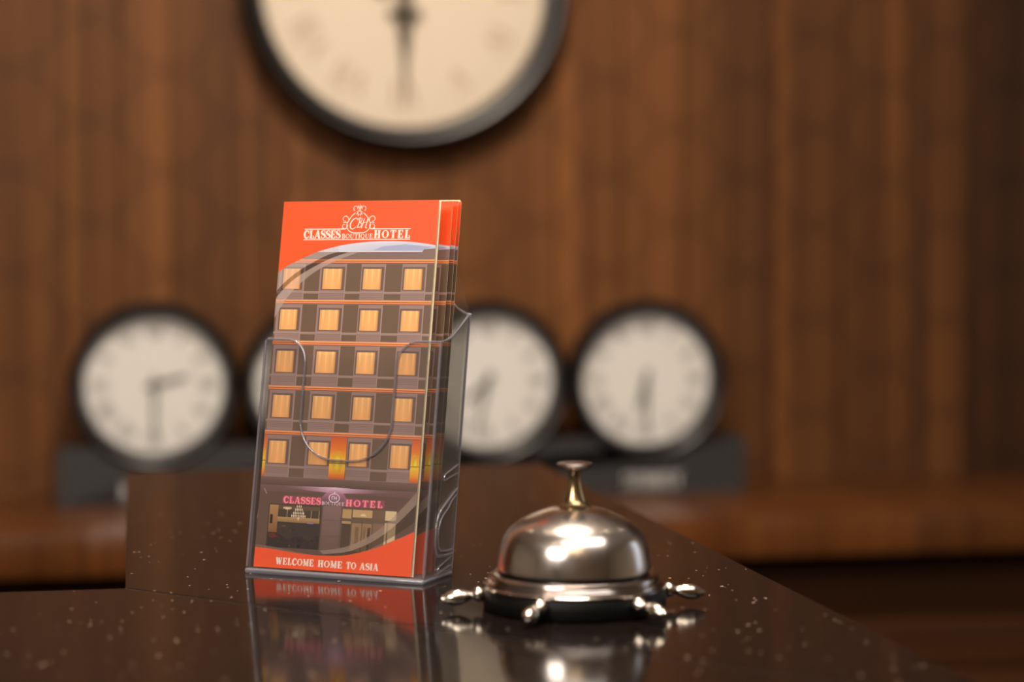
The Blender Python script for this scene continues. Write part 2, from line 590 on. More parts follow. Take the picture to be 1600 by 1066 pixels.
def glyph(c):
    g = []
    if c == 'C':
        g = [(arc(.42, .5, .34, .44, 48, 312), wprof(14, H_, T)), ([(.68, .62), (.68, .97)], .09), ([(.66, .06), (.70, .32)], .08)]
        w_ = .8
    elif c == 'L':
        g = [([(.22, 0), (.22, 1)], T), ([(.04, .96), (.44, .96)], H_), ([(.04, .04), (.6, .04)], H_), ([(.6, 0), (.64, .18), (.60, .34)], [.12, .12, .06]), ([(.50, .28), (.64, .34)], .07)]
        w_ = .74
    elif c == 'A':
        g = [([(.12, 0), (.42, 1)], H_), ([(.44, 1), (.74, 0)], T), ([(.2, .3), (.62, .3)], .07), ([(0, .035), (.28, .035)], .07), ([(.54, .035), (.92, .035)], .07)]
        w_ = .92
    elif c == 'S':
        p = arc(.36, .73, .26, .23, 30, 200, 8) + arc(.36, .27, .28, .23, 70, -160, 10)
        n = len(p) - 1
        g = [(p, [.08 + .15 * math.exp(-((k - n * .48) / (n * .22)) ** 2) for k in range(n + 1)]), ([(.6, .66), (.6, .98)], .08), ([(.1, .02), (.1, .34)], .08)]
        w_ = .72
    elif c == 'E':
        g = [([(.2, 0), (.2, 1)], T), ([(.04, .96), (.66, .96)], H_), ([(.04, .04), (.68, .04)], H_), ([(.3, .5), (.52, .5)], .07), ([(.62, .72), (.64, 1)], .09), ([(.66, 0), (.66, .3)], .09), ([(.52, .38), (.52, .62)], .07)]
        w_ = .76
    elif c == 'B':
        g = [([(.22, 0), (.22, 1)], T), ([(.04, .96), (.4, .96)], H_), ([(.04, .04), (.42, .04)], H_), ([(.3, .52), (.42, .52)], .07),
             (arc(.4, .74, .2, .22, 90, -90, 8), wprof(8, H_, .2)), (arc(.42, .28, .24, .24, 90, -90, 8), wprof(8, H_, .22))]
        w_ = .78
    elif c in 'OQ':
        p = arc(.44, .5, .34, .44, 0, 360, 24)
        g = [(p, [T - (T - H_) * abs(math.sin(2 * PI * k / 24)) for k in range(25)])]
        if c == 'Q':
            g.append(([(.4, .2), (.6, .0), (.84, -.12)], [.05, .16, .05]))
        w_ = .9
    elif c == 'U':
        g = [([(.2, 1), (.2, .35)], T), (arc(.43, .34, .23, .3, 180, 360, 8), [T, .18, .13, .1, H_, H_, H_, H_, H_]), ([(.66, .34), (.66, 1)], H_), ([(.04, .96), (.38, .96)], .07), ([(.54, .96), (.8, .96)], .07)]
        w_ = .86
    elif c == 'T':
        g = [([(.4, 0), (.4, 1)], T), ([(.06, .96), (.74, .96)], H_), ([(.08, .7), (.06, 1)], .08), ([(.72, .7), (.74, 1)], .08), ([(.22, .035), (.58, .035)], .07)]
        w_ = .82
    elif c == 'I':
        g = [([(.2, 0), (.2, 1)], T), ([(.04, .96), (.36, .96)], .07), ([(.04, .04), (.36, .04)], .07)]
        w_ = .42
    elif c in 'HN':
        g = [([(.2, 0), (.2, 1)], T if c == 'H' else .1), ([(.66, 0), (.66, 1)], T if c == 'H' else .1),
             ([(.02, .96), (.38, .96)], .07), ([(.02, .04), (.38, .04)], .07), ([(.48, .96), (.84, .96)], .07)]
        if c == 'H':
            g += [([(.48, .04), (.84, .04)], .07), ([(.28, .5), (.58, .5)], H_)]
        else:
            g += [([(.2, .98), (.66, .02)], T)]
        w_ = .88
    elif c == 'W':
        g = [([(.14, 1), (.36, 0)], T), ([(.36, 0), (.56, .9)], H_), ([(.52, .98), (.74, 0)], T), ([(.76, 0), (.98, 1)], H_), ([(0, .965), (.32, .965)], .07), ([(.84, .965), (1.1, .965)], .07)]
        w_ = 1.12
    elif c == 'M':
        g = [([(.16, 0), (.16, 1)], H_), ([(.18, 1), (.5, .1)], T), ([(.5, .1), (.78, 1)], H_), ([(.82, 0), (.82, 1)], T), ([(.02, .04), (.32, .04)], .07), ([(.64, .04), (1.0, .04)], .07), ([(.02, .965), (.24, .965)], .07), ([(.74, .965), (1.0, .965)], .07)]
        w_ = 1.04
    elif c == 'Y':
        g = [([(.14, 1), (.4, .45)], T), ([(.7, 1), (.42, .45)], H_), ([(.4, 0), (.4, .5)], T), ([(.02, .965), (.3, .965)], .07), ([(.56, .965), (.84, .965)], .07), ([(.22, .035), (.58, .035)], .07)]
        w_ = .86
    elif c == 'D':
        g = [([(.2, 0), (.2, 1)], T), ([(.04, .96), (.4, .96)], H_), ([(.04, .04), (.4, .04)], H_), (arc(.38, .5, .32, .46, 90, -90, 10), wprof(10, H_, T))]
        w_ = .8
    elif c == 'R':
        g = [([(.2, 0), (.2, 1)], T), ([(.04, .96), (.4, .96)], H_), ([(.04, .04), (.36, .04)], .07), (arc(.38, .74, .22, .22, 90, -90, 8), wprof(8, H_, .2)), ([(.4, .5), (.74, 0)], T)]
        w_ = .84
    elif c == 'K':
        g = [([(.2, 0), (.2, 1)], T), ([(.04, .96), (.38, .96)], .07), ([(.04, .04), (.38, .04)], .07), ([(.26, .42), (.68, .98)], H_), ([(.36, .55), (.74, 0)], T)]
        w_ = .82
    else:
        w_ = .45
    return g, w_


def text_strokes(txt, x0, x1, base, h, gap=.05):
    """strokes in sheet coordinates (y up) fitted to the width x0..x1"""
    tot = sum(glyph(c)[1] + gap for c in txt) - gap
    sx = (x1 - x0) / tot
    out, x = [], 0
    for c in txt:
        g, w_ = glyph(c)
        for p, wd in g:
            k = (sx + h) / 2
            out.append(([(x0 + (x + q[0]) * sx, base + q[1] * h) for q in p], [v * k for v in wd] if isinstance(wd, (list, tuple)) else wd * k))
        x += w_ + gap
    return out


def plate_text(txt, xc_, wdt):
    bm = bmesh.new()
    for p, wd in text_strokes(txt, xc_ - wdt / 2, xc_ + wdt / 2, .009, .022):
        strip(bm, p, wd, lambda u, v, d: (u, 2.935 - d, v), 0, .001)
    o = bobj('city_lettering', bm, WHITEL, stand)
    o['label'] = 'small white raised lettering'


plate_text('SYDNEY', .785, .092)
plate_text('NEW YORK', .036, .100)

# ------------------------------------------------------------------ stone worktop (L shaped, mitred) on its desk
wt = thing('reception_worktop', 'polished black speckled granite counter top under the bell and leaflet holder', 'counter', (0, 0, 0))
GA = .0005
slabA = [(-.003, 1.129 + GA), (.3625, .7635 + GA), (.3625, 1.744), (-.003, 1.744)]
slabB = [(-2.6, .7635), (.3625 - GA, .7635), (-.003 - GA, 1.129), (-2.6, 1.129)]
for s_ in (slabA, slabB):
    bm = bmesh.new()
    add_prism(bm, s_, lambda u, v, d: (u, v, d), -.038, 0)
    es = [e for e in bm.edges if abs(e.verts[0].co.z) < 1e-6 and abs(e.verts[1].co.z) < 1e-6 and len(e.link_faces) == 2 and abs(e.link_faces[0].normal.z - e.link_faces[1].normal.z) > -1]
    es = [e for e in es if e.calc_face_angle(0) > .5]
    bmesh.ops.bevel(bm, geom=es, offset=.0012, segments=2, affect='EDGES')
    bobj('stone_slab', bm, GRANITE, wt)
bm = bmesh.new()
add_prism(bm, [(-.003, 1.129 - .0006), (.3625, .7635 - .0006), (.3625, .7635 + .0006), (-.003, 1.129 + .0006)], lambda u, v, d: (u, v, d), -.03, .0)
seam = bobj('seam', bm, SEAM, wt)
seam.location.z = -.0002
desk = thing('reception_desk', 'dark wooden desk body carrying the granite counter top', 'desk', (0, 0, Z0))
bm = bmesh.new()
add_prism(bm, [(-2.55, .80), (.33, .80), (.33, 1.71), (.03, 1.71), (.03, 1.10), (-2.55, 1.10)], lambda u, v, d: (u, v, d), .002, -.038 - Z0)
bk = bobj('desk_body', bm, WOODH, desk); bk['tone'] = .55

# ------------------------------------------------------------------ service bell
bell = thing('service_bell', 'round silver reception bell with ship-wheel handles on the granite counter', 'bell', (.2306, 1.0229, 0), R(-10.9))
lathe('base_disc', [(0, 0), (.0455, 0), (.0482, .0012), (.0487, .004), (.0484, .0095), (.0462, .0125), (0, .0125)], BLACKB, bell, 96)
lathe('base_ring', [(.030, .0112), (.0476, .0112), (.0483, .0118), (.0483, .0126), (.0476, .0132), (.0466, .0134), (.0463, .0140), (.0466, .0146), (.0462, .0152), (.0450, .0155), (.0446, .0162), (.0449, .0168), (.0446, .0178), (.0434, .0186), (.0420, .0190), (.0400, .0190), (.0385, .0186), (.030, .0186)], NICKELR, bell, 128, smooth=30)
lathe('gap_shade_ring', [(.030, .0184), (.0380, .0184), (.0380, .0222), (.030, .0222)], BLACKB, bell, 64)  # black ring added as the shadow gap under the dome
dome_o = [(.0409, .0215), (.0407, .0240), (.0402, .0270), (.0397, .0300), (.0390, .0328), (.0379, .0362), (.0360, .0397), (.0334, .0428), (.0300, .0455), (.0260, .0478), (.0215, .0498), (.0170, .0516), (.0135, .0527), (.0112, .0531), (.0, .0533)]
dome_i = [(max(r - .0012, 0), h - .0012) for r, h in dome_o[:-1]][::-1]
lathe('dome', [(0, .0521)] + dome_i + [(.0397, .0213)] + dome_o, NICKEL, bell, 128, smooth=60)
lathe('post', [(.0, 0.0534), (.0082, 0.0534), (.0082, 0.0543), (.0072, 0.0550), (.0066, 0.0556), (.0058, 0.0572), (.0048, 0.0601), (.0039, 0.0636), (.0033, 0.0666), (.0034, 0.0711), (.0040, 0.0728), (0, 0.0730)], GOLD, bell, 48)
lathe('push_button', [(0, 0.0726), (.0042, 0.0730), (.0075, 0.0742), (.0094, 0.0754), (.0097, 0.0761), (.0092, 0.0767), (.0070, 0.0771), (0, 0.0772)], NICKELD, bell, 64)
prof = [(0, 0), (.0022, 0), (.0024, .0020), (.0036, .0032), (.0041, .0050), (.0037, .0068), (.0024, .0080), (.0021, .0090), (.0026, .0102), (.0036, .0128), (.0042, .0158), (.0041, .0185), (.0034, .0210), (.0025, .0226), (.0021, .0234), (.0017, .0246), (0, .0250)]
hm = None
for k in range(6):
    a = R(-90 - 21.6 + 60 * k)
    M = Matrix.Translation((.0462 * math.cos(a), .0462 * math.sin(a), .0088)) @ Matrix.Rotation(a, 4, 'Z') @ Matrix.Rotation(R(90 + 7), 4, 'Y')
    if hm is None:
        o = lathe('handle', prof, HANDLEM, bell, 24)
        hm = o.data
    else:
        o = link('handle', hm, None, bell)
    o.matrix_local = M

# ------------------------------------------------------------------ leaflet holder
TL = math.tan(R(10.3))
HX, HY, HR = .1140, 1.1390, R(-33.6)
W_, HF, HB, DP, TH = .1155, .1345, .187, .0395, .002
holder = thing('leaflet_holder', 'clear plastic leaflet holder with a U-shaped cut-out front standing on the counter', 'holder', (HX, HY, 0), HR)
sh = lambda x, y, z: (x, y + z * TL, z)


def u_front():
    """front pane outline with a large U cut-out, rounded lobes"""
    p = [(-W_ / 2, .0), (W_ / 2, .0), (W_ / 2, HF)]
    r1, r2, zb, ui = .013, .024, .065, .0300
    p += [(q[0], q[1]) for q in arc(ui + r1, HF - r1, r1, r1, 90, 180, 8)]
    p += arc(ui - r2, zb + r2, r2, r2, 0, -90, 8)
    p += arc(-ui + r2, zb + r2, r2, r2, 270, 180, 8)
    p += arc(-ui - r1, HF - r1, r1, r1, 0, 90, 8)
    p += [(-W_ / 2 + .002, HF), (-W_ / 2, HF - .002)]
    return p


def rim(name, pts, r, parent, m=EDGE):
    bm = bmesh.new()
    add_tube(bm, pts, r, 8)
    return bobj(name, bm, m, parent, 60)


bm = bmesh.new()
add_prism(bm, u_front(), lambda u, v, d: sh(u, d, v + .002), 0, TH, 1, 0)
bobj('front_panel', bm, [CLEAR, EDGE], holder)
# back panel: full width to the shoulder, then a concave step to a narrower tall plate
sp = [(-W_ / 2, 0), (W_ / 2, 0), (W_ / 2, .1480)] + arc(W_ / 2 + .003, .1480 + .018, .018, .017, 262, 180, 8)[0:] + [(W_ / 2 - .0152, .190), (-W_ / 2 + .0152, .190)]
sp += [(-x, z) for x, z in arc(W_ / 2 + .003, .1480 + .018, .018, .017, 262, 180, 8)[::-1]] + [(-W_ / 2, .1480)]
bm = bmesh.new()
add_prism(bm, sp, lambda u, v, d: sh(u, d, v + .002), DP - TH, DP, 1, 0)
bobj('back_panel', bm, [CLEAR, EDGE], holder)
for s in (-1, 1):
    bm = bmesh.new()
    n = 10
    topc = [(TH + (DP - 2 * TH) * k / n, HF + .0140 * (1 - math.cos(PI / 2 * (k / n)))) for k in range(n + 1)]
    po = [(TH, 0), (DP - TH, 0)] + topc[::-1]
    xa, xb = (s * W_ / 2, s * (W_ / 2 - TH))
    add_prism(bm, po, lambda u, v, d: sh(d, u, v + .002), xa, xb, 1, 0)
    side = bobj('side_panel', bm, [SIDE_TINT, EDGE], holder)
    # moulded C-shaped clip and its two short slots
    xr = s * (W_ / 2 + .0006)
    q = [(.036, .0500)] + [(a, b) for a, b in [(.030, .0475), (.022, .0435), (.016, .0405)]] + [(.0125, .0375), (.0105, .0325), (.0105, .0215), (.0125, .0165), (.016, .0140)] + [(.026, .0130), (.036, .0130)]
    bm = bmesh.new()
    add_tube(bm, [sh(xr, a, b) for a, b in q], .0008, 8)
    add_tube(bm, [sh(xr, a + (.0035 if a < .03 else 0), b + (-.0035 if b > .03 else .0025)) for a, b in q], .0006, 8)
    bobj('clip_ridge', bm, EDGE, side, 60)
    for zs in (.060, .0075):
        bm = bmesh.new()
        add_tube(bm, [sh(xr, .0355, zs + .004), sh(xr, .018, zs + .000), sh(xr, .0165, zs - .0015), sh(xr, .0175, zs - .0035), sh(xr, .0355, zs - .001)], .0005, 6)
        bobj('slot_ridge', bm, EDGE, side, 60)
# thick moulded floor of the pocket
bm = bmesh.new()
add_box(bm, -W_ / 2 - .0004, W_ / 2 + .0004, -.0006, DP + .0004, 0, .0028, .0012, 3)
bobj('pocket_floor', bm, FOOT, holder, 60)
# moulded rims along the open edges and corners
up = [p for p in u_front()][2:]
rim('front_rim', [sh(x, TH / 2, z + .002) for x, z in up], .0008, holder)
for s in (-1, 1):
    rim('corner_rim', [sh(s * (W_ / 2 - .0005), .0005, .004), sh(s * (W_ / 2 - .0005), .0005, HF + .0015)], .0007, holder)
    rim('back_corner_rim', [sh(s * (W_ / 2 - .0004), DP - .0008, .004), sh(s * (W_ / 2 - .0004), DP - .0008, .1500)], .0007, holder)
    rim('shoulder_rim', [sh(s * x, DP - .001, z + .002) for x, z in [(W_ / 2, .1480)] + arc(W_ / 2 + .003, .1480 + .018, .018, .017, 262, 180, 8) + [(W_ / 2 - .0152, .190)]], .0008, holder)
    rim('side_rim', [sh(s * (W_ / 2 - .001), a, b + .002) for a, b in topc], .0008, holder)

# ------------------------------------------------------------------ leaflets: the printed picture, in millimetres from the top left corner
PM = {'v': [], 'f': [], 'c': []}
layer = [0]


def poly(pts, col, alpha=1.0, cols=None, L=None):
    """flat ink shape; cols: one colour per corner for printed gradients"""
    base = len(PM['v'])
    z = (layer[0] if L is None else L) * .012
    for x, y in pts:
        PM['v'].append((x, y, z))
    PM['f'].append(tuple(range(base, base + len(pts))))
    for i in range(len(pts)):
        c = cols[i] if cols else col
        a = c[3] if len(c) > 3 else alpha
        PM['c'].append((*lin(c), a))


def rect(x0, y0, x1, y1, col, alpha=1.0, bot=None, right=None):
    if bot is not None:
        poly([(x0, y0), (x1, y0), (x1, y1), (x0, y1)], col, 1, [col, col, bot, bot])
    elif right is not None:
        poly([(x0, y0), (x1, y0), (x1, y1), (x0, y1)], col, 1, [col, right, right, col])
    else:
        poly([(x0, y0), (x1, y0), (x1, y1), (x0, y1)], col, alpha)


def stroke(pts, wid, col, alpha=1.0, cols=None):
    n = len(pts)
    L, Q = [], []
    for i in range(n):
        a, b = pts[max(i - 1, 0)], pts[min(i + 1, n - 1)]
        if math.hypot(pts[0][0] - pts[-1][0], pts[0][1] - pts[-1][1]) < 1e-6 and i in (0, n - 1):
            a, b = pts[-2], pts[1]
        dx, dy = b[0] - a[0], b[1] - a[1]
        q = math.hypot(dx, dy) or 1
        h = (wid[i] if isinstance(wid, (list, tuple)) else wid) / 2
        L.append((pts[i][0] - dy / q * h, pts[i][1] + dx / q * h))
        Q.append((pts[i][0] + dy / q * h, pts[i][1] - dx / q * h))
    for i in range(n - 1):
        poly([L[i], L[i + 1], Q[i + 1], Q[i]], col, alpha)


def smooth(pts, n=6):
    out = []
    P = [pts[0]] + list(pts) + [pts[-1]]
    for i in range(1, len(P) - 2):
        for k in range(n):
            t_ = k / n
            out.append(tuple(.5 * ((2 * P[i][j]) + (-P[i - 1][j] + P[i + 1][j]) * t_ + (2 * P[i - 1][j] - 5 * P[i][j] + 4 * P[i + 1][j] - P[i + 2][j]) * t_ ** 2 +
                                   (-P[i - 1][j] + 3 * P[i][j] - 3 * P[i + 1][j] + P[i + 2][j]) * t_ ** 3) for j in (0, 1)))
    out.append(tuple(pts[-1]))
    return out


def words(txt, x0, x1, ytop, ybot, col, gap=.05, bold=1.0, rise=0.0):
    for p, wd in text_strokes(txt, x0, x1, 0, ybot - ytop, gap):
        q = [(x, ybot - z + rise * (x - x0)) for x, z in p]
        stroke(q, [v * bold for v in wd] if isinstance(wd, list) else wd * bold, col)


MAUVE, PANEL, FRAMED = (158, 130, 124), (112, 89, 72), (112, 90, 85)
RED = (255, 92, 42)
WHITE = (252, 240, 228)
# --- facade ground
layer[0] = 1
rect(0, 24, 99, 165, MAUVE)
rect(0, 165, 99, 210, (104, 80, 68))
layer[0] = 2
for x in (17.8, 44.2, 68.8, 94.6):
    pass
rows = [(39.2, 51.0), (62.9, 74.5), (86.8, 99.0), (112.2, 124.9), (138.4, 151.0)]
cols_ = [(3.6, 14.9), (29.4, 41.8), (55.2, 66.6), (81.0, 92.3)]
bands = [33.8, 57.3, 81.0, 106.9, 132.6]
darks = [(17.6, 27.2), (44.2, 53.6), (69.0, 79.4), (94.6, 99), (0, 1.0)]
for ri, (ra, rb) in enumerate(rows):
    bt = bands[ri] + 2.3
    nb = bands[ri + 1] if ri < 4 else 159
    for a, b in darks:
        rect(a, bt + .3, b, rb + 1.2, PANEL)
        rect(a, rb + 2.6, b, nb - .4, PANEL)
    # siding lines under the windows
    for a, b in cols_:
        for q in range(4):
            y = rb + 2.4 + q * .95
            if y < nb - .5:
                rect(a - 1.6, y, b + 1.8, y + .25, (134, 108, 102))
    rect(0, rb + 1.4, 99, rb + 1.75, (176, 150, 140))
    for a, b in darks[:4]:
        rect(a - .35, bt, a, nb, (174, 148, 140))
layer[0] = 3
for ra, rb in rows:
    for a, b in cols_:
        rect(a - 1.0, ra - 1.1, b + 1.5, rb + .5, FRAMED)
layer[0] = 4
for ri, (ra, rb) in enumerate(rows):
    for a, b in cols_:
        x = a
        k = 0
        n = 9
        for k in range(n):
            f0 = k / n
            cc = 1 - .10 * abs(f0 - .45) * 2
            top_ = (252 * cc, 190 * cc, (120) * cc)
            bot_ = (255 * cc, 186 * cc, 114 * cc)
            if k % 3 == 1:
                top_ = (255, 204, 138)
            rect(a + (b - a) * k / n, ra, a + (b - a) * (k + 1) / n, rb, top_, bot=bot_)
        rect(b - .5, ra, b, rb, (200, 130, 78))
layer[0] = 5
for y in bands:
    rect(0, y, 99, y + .75, (255, 168, 104))
    rect(0, y + .75, 99, y + 1.15, (150, 88, 60))
    rect(0, y + 1.15, 99, y + 1.95, (244, 138, 82))
    rect(0, y + 1.95, 99, y + 2.3, (120, 86, 76))
# uplights beside the lowest windows
for a, b in ((43.0, 53.2), (93.6, 98.9), (0.0, 1.9)):
    rect(a, 134.9, b, 142, (214, 92, 46), bot=(240, 130, 40))
    rect(a, 142, b, 149.5, (240, 130, 40), bot=(252, 214, 40))
    rect(a, 149.5, b, 150.0, (150, 96, 40))
    rect(a, 150.0, b, 155, (250, 216, 50), bot=(248, 160, 40))
    rect(a, 155, b, 158.6, (248, 160, 40), bot=(214, 84, 34))
layer[0] = 6
for cx_, cy_, rx_, ry_, lo, hi in ((48.1, 149.4, 4.4, 8.0, 0, 180), (48.1, 150.1, 3.6, 6.6, 180, 360), (96.4, 149.4, 2.5, 8.0, 0, 180)):
    ring_ = [(cx_ + rx_ * math.cos(R(lo + (hi - lo) * k / 14)), cy_ - ry_ * math.sin(R(lo + (hi - lo) * k / 14))) for k in range(15)]
    for p, q in zip(ring_, ring_[1:]):
        poly([(cx_, cy_), p, q], RED, 1, [(255, 246, 70, 1), (252, 200, 50, 0), (252, 200, 50, 0)])
# roof, sky and parapet
layer[0] = 5
rect(0, 28.0, 99, 33.8, (132, 108, 104))
layer[0] = 6
AR = smooth([(0, 41.4), (4.5, 38.3), (10.2, 35.4), (16.7, 32.6), (24.7, 29.4), (34.5, 26.8), (42.7, 25.2), (54.9, 23.8), (67.1, 23.3), (79.2, 23.5), (91.3, 24.6), (99, 25.8)])
sk = [p for p in AR if p[0] >= 24.6]
poly(sk + [(99, 27.6), (92, 28.0), (91.2, 29.3), (24.7, 29.5)], (198, 198, 226), 1,
     [(222, 222, 240) for _ in sk] + [(180, 184, 214), (182, 186, 214), (186, 188, 218), (200, 200, 226)])
layer[0] = 7
rect(24.9, 29.0, 91.0, 29.5, (232, 228, 236))
poly([(60, 28.6), (66, 26.4), (80, 25.2), (97, 26.6), (92, 27.8), (91, 28.7)], (170, 176, 212))
# top red field
layer[0] = 8
for p, q in zip(AR, AR[1:]):
    poly([(p[0], 0), (q[0], 0), q, p], RED)
# translucent swooshes across the picture
layer[0] = 9
A1 = smooth([(-.1, 68), (4.4, 60.5), (11.8, 50.8), (23.4, 41.5), (35.3, 35.4), (51.3, 29.6)])
B1 = smooth([(-.1, 56.5), (1.6, 54.2), (7, 48.6), (15.2, 42.4), (31.1, 34.2), (44.7, 29.6)])
C1 = smooth([(-.1, 52.5), (1.6, 50.4), (7, 45.2), (15.2, 39.4), (30, 31.8), (38, 29.6)])
for (p, q), (r, s) in zip(zip(A1, A1[1:]), zip(B1, B1[1:])):
    poly([p, q, s, r], (236, 214, 204), .34)
layer[0] = 10
for (p, q), (r, s) in zip(zip(B1, B1[1:]), zip(C1, C1[1:])):
    poly([p, q, s, r], (70, 50, 46), .38)
layer[0] = 9
D1 = [p for p in AR if p[0] <= 38]
m_ = min(len(D1), len(C1))
for i in range(m_ - 1):
    ta, tb = i / (m_ - 1), (i + 1) / (m_ - 1)
    ia, ib = D1[int(ta * (len(D1) - 1))], D1[int(tb * (len(D1) - 1))]
    ja, jb = C1[int(ta * (len(C1) - 1))], C1[int(tb * (len(C1) - 1))]
    poly([ia, ib, jb, ja], (240, 222, 214), .30)
# --- ground floor
layer[0] = 5
rect(0, 158.8, 99, 163.4, (126, 98, 90), bot=(96, 72, 64))
rect(0, 163.4, 99, 167.0, (122, 92, 88), bot=(116, 86, 82))
layer[0] = 6
poly([(9, 163.8), (48, 163.2), (48, 166.6), (20, 165.0)], MAUVE, 1, [(150, 116, 122, 0), (250, 214, 236, 1), (226, 170, 200, 1), (170, 120, 140, .3)])
poly([(48, 163.2), (90, 164.4), (78, 165.4), (48, 166.6)], MAUVE, 1, [(250, 214, 236, 1), (150, 116, 122, 0), (170, 120, 140, .3), (226, 170, 200, 1)])
poly([(36, 173.5), (42, 167), (48, 163.4), (54, 167), (60, 173.8)], MAUVE, 1, [(170, 120, 150, .1), (220, 150, 190, .6), (255, 236, 246, 1), (220, 150, 190, .6), (170, 120, 150, .1)])
rect(41.5, 173.6, 53.0, 199, (142, 112, 110), bot=(112, 88, 78))
rect(41.5, 181.5, 53.0, 181.8, (110, 86, 80))
rect(41.5, 190.5, 53.0, 190.8, (110, 86, 80))
# left shop window
rect(6.8, 174.0, 40.6, 198.4, (62, 48, 38))
layer[0] = 7
rect(7.4, 174.6, 13.0, 190, (186, 142, 92), bot=(140, 92, 58))
rect(13.0, 174.6, 39.8, 177.0, (104, 82, 62))
rect(13.0, 181.2, 39.8, 184.0, (196, 156, 104), bot=(150, 118, 78))
for a in (14.0, 19.0, 24.2, 29.4, 34.4):
    rect(a, 177.0, a + 4.7, 181.0, (74, 58, 44))
    rect(a + 4.7, 177.0, a + 5.0, 181.2, (214, 190, 150))
rect(8.0, 180.0, 9.8, 185.2, (44, 34, 28))
rect(32.0, 183.6, 36.2, 184.5, (206, 168, 230))
rect(22.5, 184.2, 39.8, 191.5, (58, 44, 44))
poly([(7.4, 191), (12, 190), (20, 193.5), (27, 191.5), (34, 194), (40, 190.5), (40, 198.4), (7.4, 198.4)], (46, 34, 28))
poly([(7.6, 191.4), (11.5, 190.4), (14, 192.6), (9, 193.2)], (190, 84, 50))
for k in range(26):
    a, b = random.uniform(12, 38), random.uniform(185.5, 197.5)
    rect(a, b, a + random.uniform(.6, 2.6), b + random.uniform(.4, 1.3), random.choice([(84, 62, 48), (108, 78, 54), (66, 50, 52), (130, 92, 62), (40, 30, 26), (96, 60, 44)]))
layer[0] = 8
for lev, (hw, y) in enumerate(((1.2, 174.8), (2.0, 176.6), (3.2, 178.6), (4.2, 180.2))):
    for k in range(3 + lev * 2):
        x = 26.2 + (-1 + 2 * k / (2 + lev * 2)) * hw
        poly([(x - .34, y), (x, y - .8), (x + .34, y), (x, y + 1.3)], (255, 238, 204))
for k in range(7):
    x = 18.8 + (k - 3) * .75
    poly([(x - .4, 176.2), (x, 175.2), (x + .4, 176.2), (x, 177.6 - abs(k - 3) * .3)], (255, 226, 180))
poly([(25.4, 181), (27.0, 181), (26.2, 183.2)], (240, 210, 160))
layer[0] = 6
# right shop window and door
rect(53.4, 174.4, 88.0, 200.5, (112, 90, 74))
layer[0] = 7
rect(54.0, 175.0, 59.6, 180.0, (196, 160, 108))
rect(60.4, 175.0, 72.6, 179.2, (206, 170, 118))
rect(73.4, 175.0, 80.0, 180.0, (122, 94, 74))
rect(80.6, 174.8, 87.4, 178.6 + 1.4, (232, 206, 162))
rect(54.0, 181.6, 59.6, 183.0, (190, 156, 110))
rect(54.0, 183.0, 59.6, 198, (84, 62, 48))
rect(60.4, 182.4, 72.6, 198, (164, 130, 96))
rect(62.5, 184.5, 65.0, 198, (212, 180, 138))
rect(67.4, 184.0, 69.2, 198, (216, 186, 144))
rect(70.2, 184.5, 72.0, 198, (120, 92, 70))
rect(73.4, 182.0, 80.0, 198, (138, 110, 86))
rect(80.6, 181.5, 82.0, 197, (222, 196, 154))
rect(82.6, 181.5, 87.4, 197, (226, 200, 158))
layer[0] = 8
rect(66.4, 181.0, 66.8, 198.5, (58, 42, 34))
rect(54.4, 198, 54.8, 199, (90, 70, 56))
for k in range(6):
    x = 67 + (k - 2.5) * .6
    poly([(x - .25, 178), (x, 176.2 + abs(k - 2.5) * .5), (x + .25, 178), (x, 178.6)], (255, 240, 206))
stroke([(2.8, 165.6), (4.6, 168.6)], .35, (200, 176, 156))
# pink lit sign over the windows
layer[0] = 9
for a, b in ((15.6, 40.0), (55.0, 79.2)):
    rect(a - .4, 169.2, b + .4, 173.7, (232, 110, 150), .30)
layer[0] = 10
words('CLASSES', 16.0, 39.8, 169.5, 173.4, (244, 84, 116), gap=.06, bold=2.0)
words('HOTEL', 55.4, 78.6, 169.6, 173.4, (244, 84, 116), gap=.2, bold=2.0)
layer[0] = 11
words('CLASSES', 16.0, 39.8, 169.6, 173.3, (255, 206, 214), gap=.06, bold=.55)
words('HOTEL', 55.4, 78.6, 169.7, 173.3, (255, 206, 214), gap=.2, bold=.55)
words('BOUTIQUE', 40.3, 54.8, 171.3, 173.3, (252, 222, 236), bold=.9)
stroke([(48 + 3.3 * math.cos(k * PI / 10), 169.2 + 2.4 * math.sin(k * PI / 10)) for k in range(21)], .5, (255, 226, 240))
stroke(smooth([(46.8, 170.2), (46.4, 168.6), (47.4, 168.2)]), .4, (255, 240, 248))
stroke([(48.0, 168.0), (48.0, 170.4)], .4, (255, 240, 248))
stroke([(49.4, 168.0), (49.4, 170.4)], .4, (255, 240, 248))
stroke([(48.0, 169.2), (49.4, 169.2)], .35, (255, 240, 248))
poly([(47.1, 167.2), (48, 165.2), (48.9, 167.2)], (255, 236, 246))
# lower swooshes
layer[0] = 9
E1 = smooth([(41, 198.9), (56, 196.2), (70, 190.2), (84, 179.5), (99, 163.5)])
F1 = smooth([(44, 200.6), (58, 198.6), (73, 192.6), (87, 182.5), (99, 170.5)])
G1 = smooth([(46, 201.2), (60, 200.2), (75, 195), (88, 187.5), (99, 180)])
for (p, q), (r, s) in zip(zip(E1, E1[1:]), zip(F1, F1[1:])):
    poly([p, q, s, r], (214, 190, 172), .38)
layer[0] = 10
for (p, q), (r, s) in zip(zip(F1, F1[1:]), zip(G1, G1[1:])):
    poly([p, q, s, r], (78, 52, 34), .34)
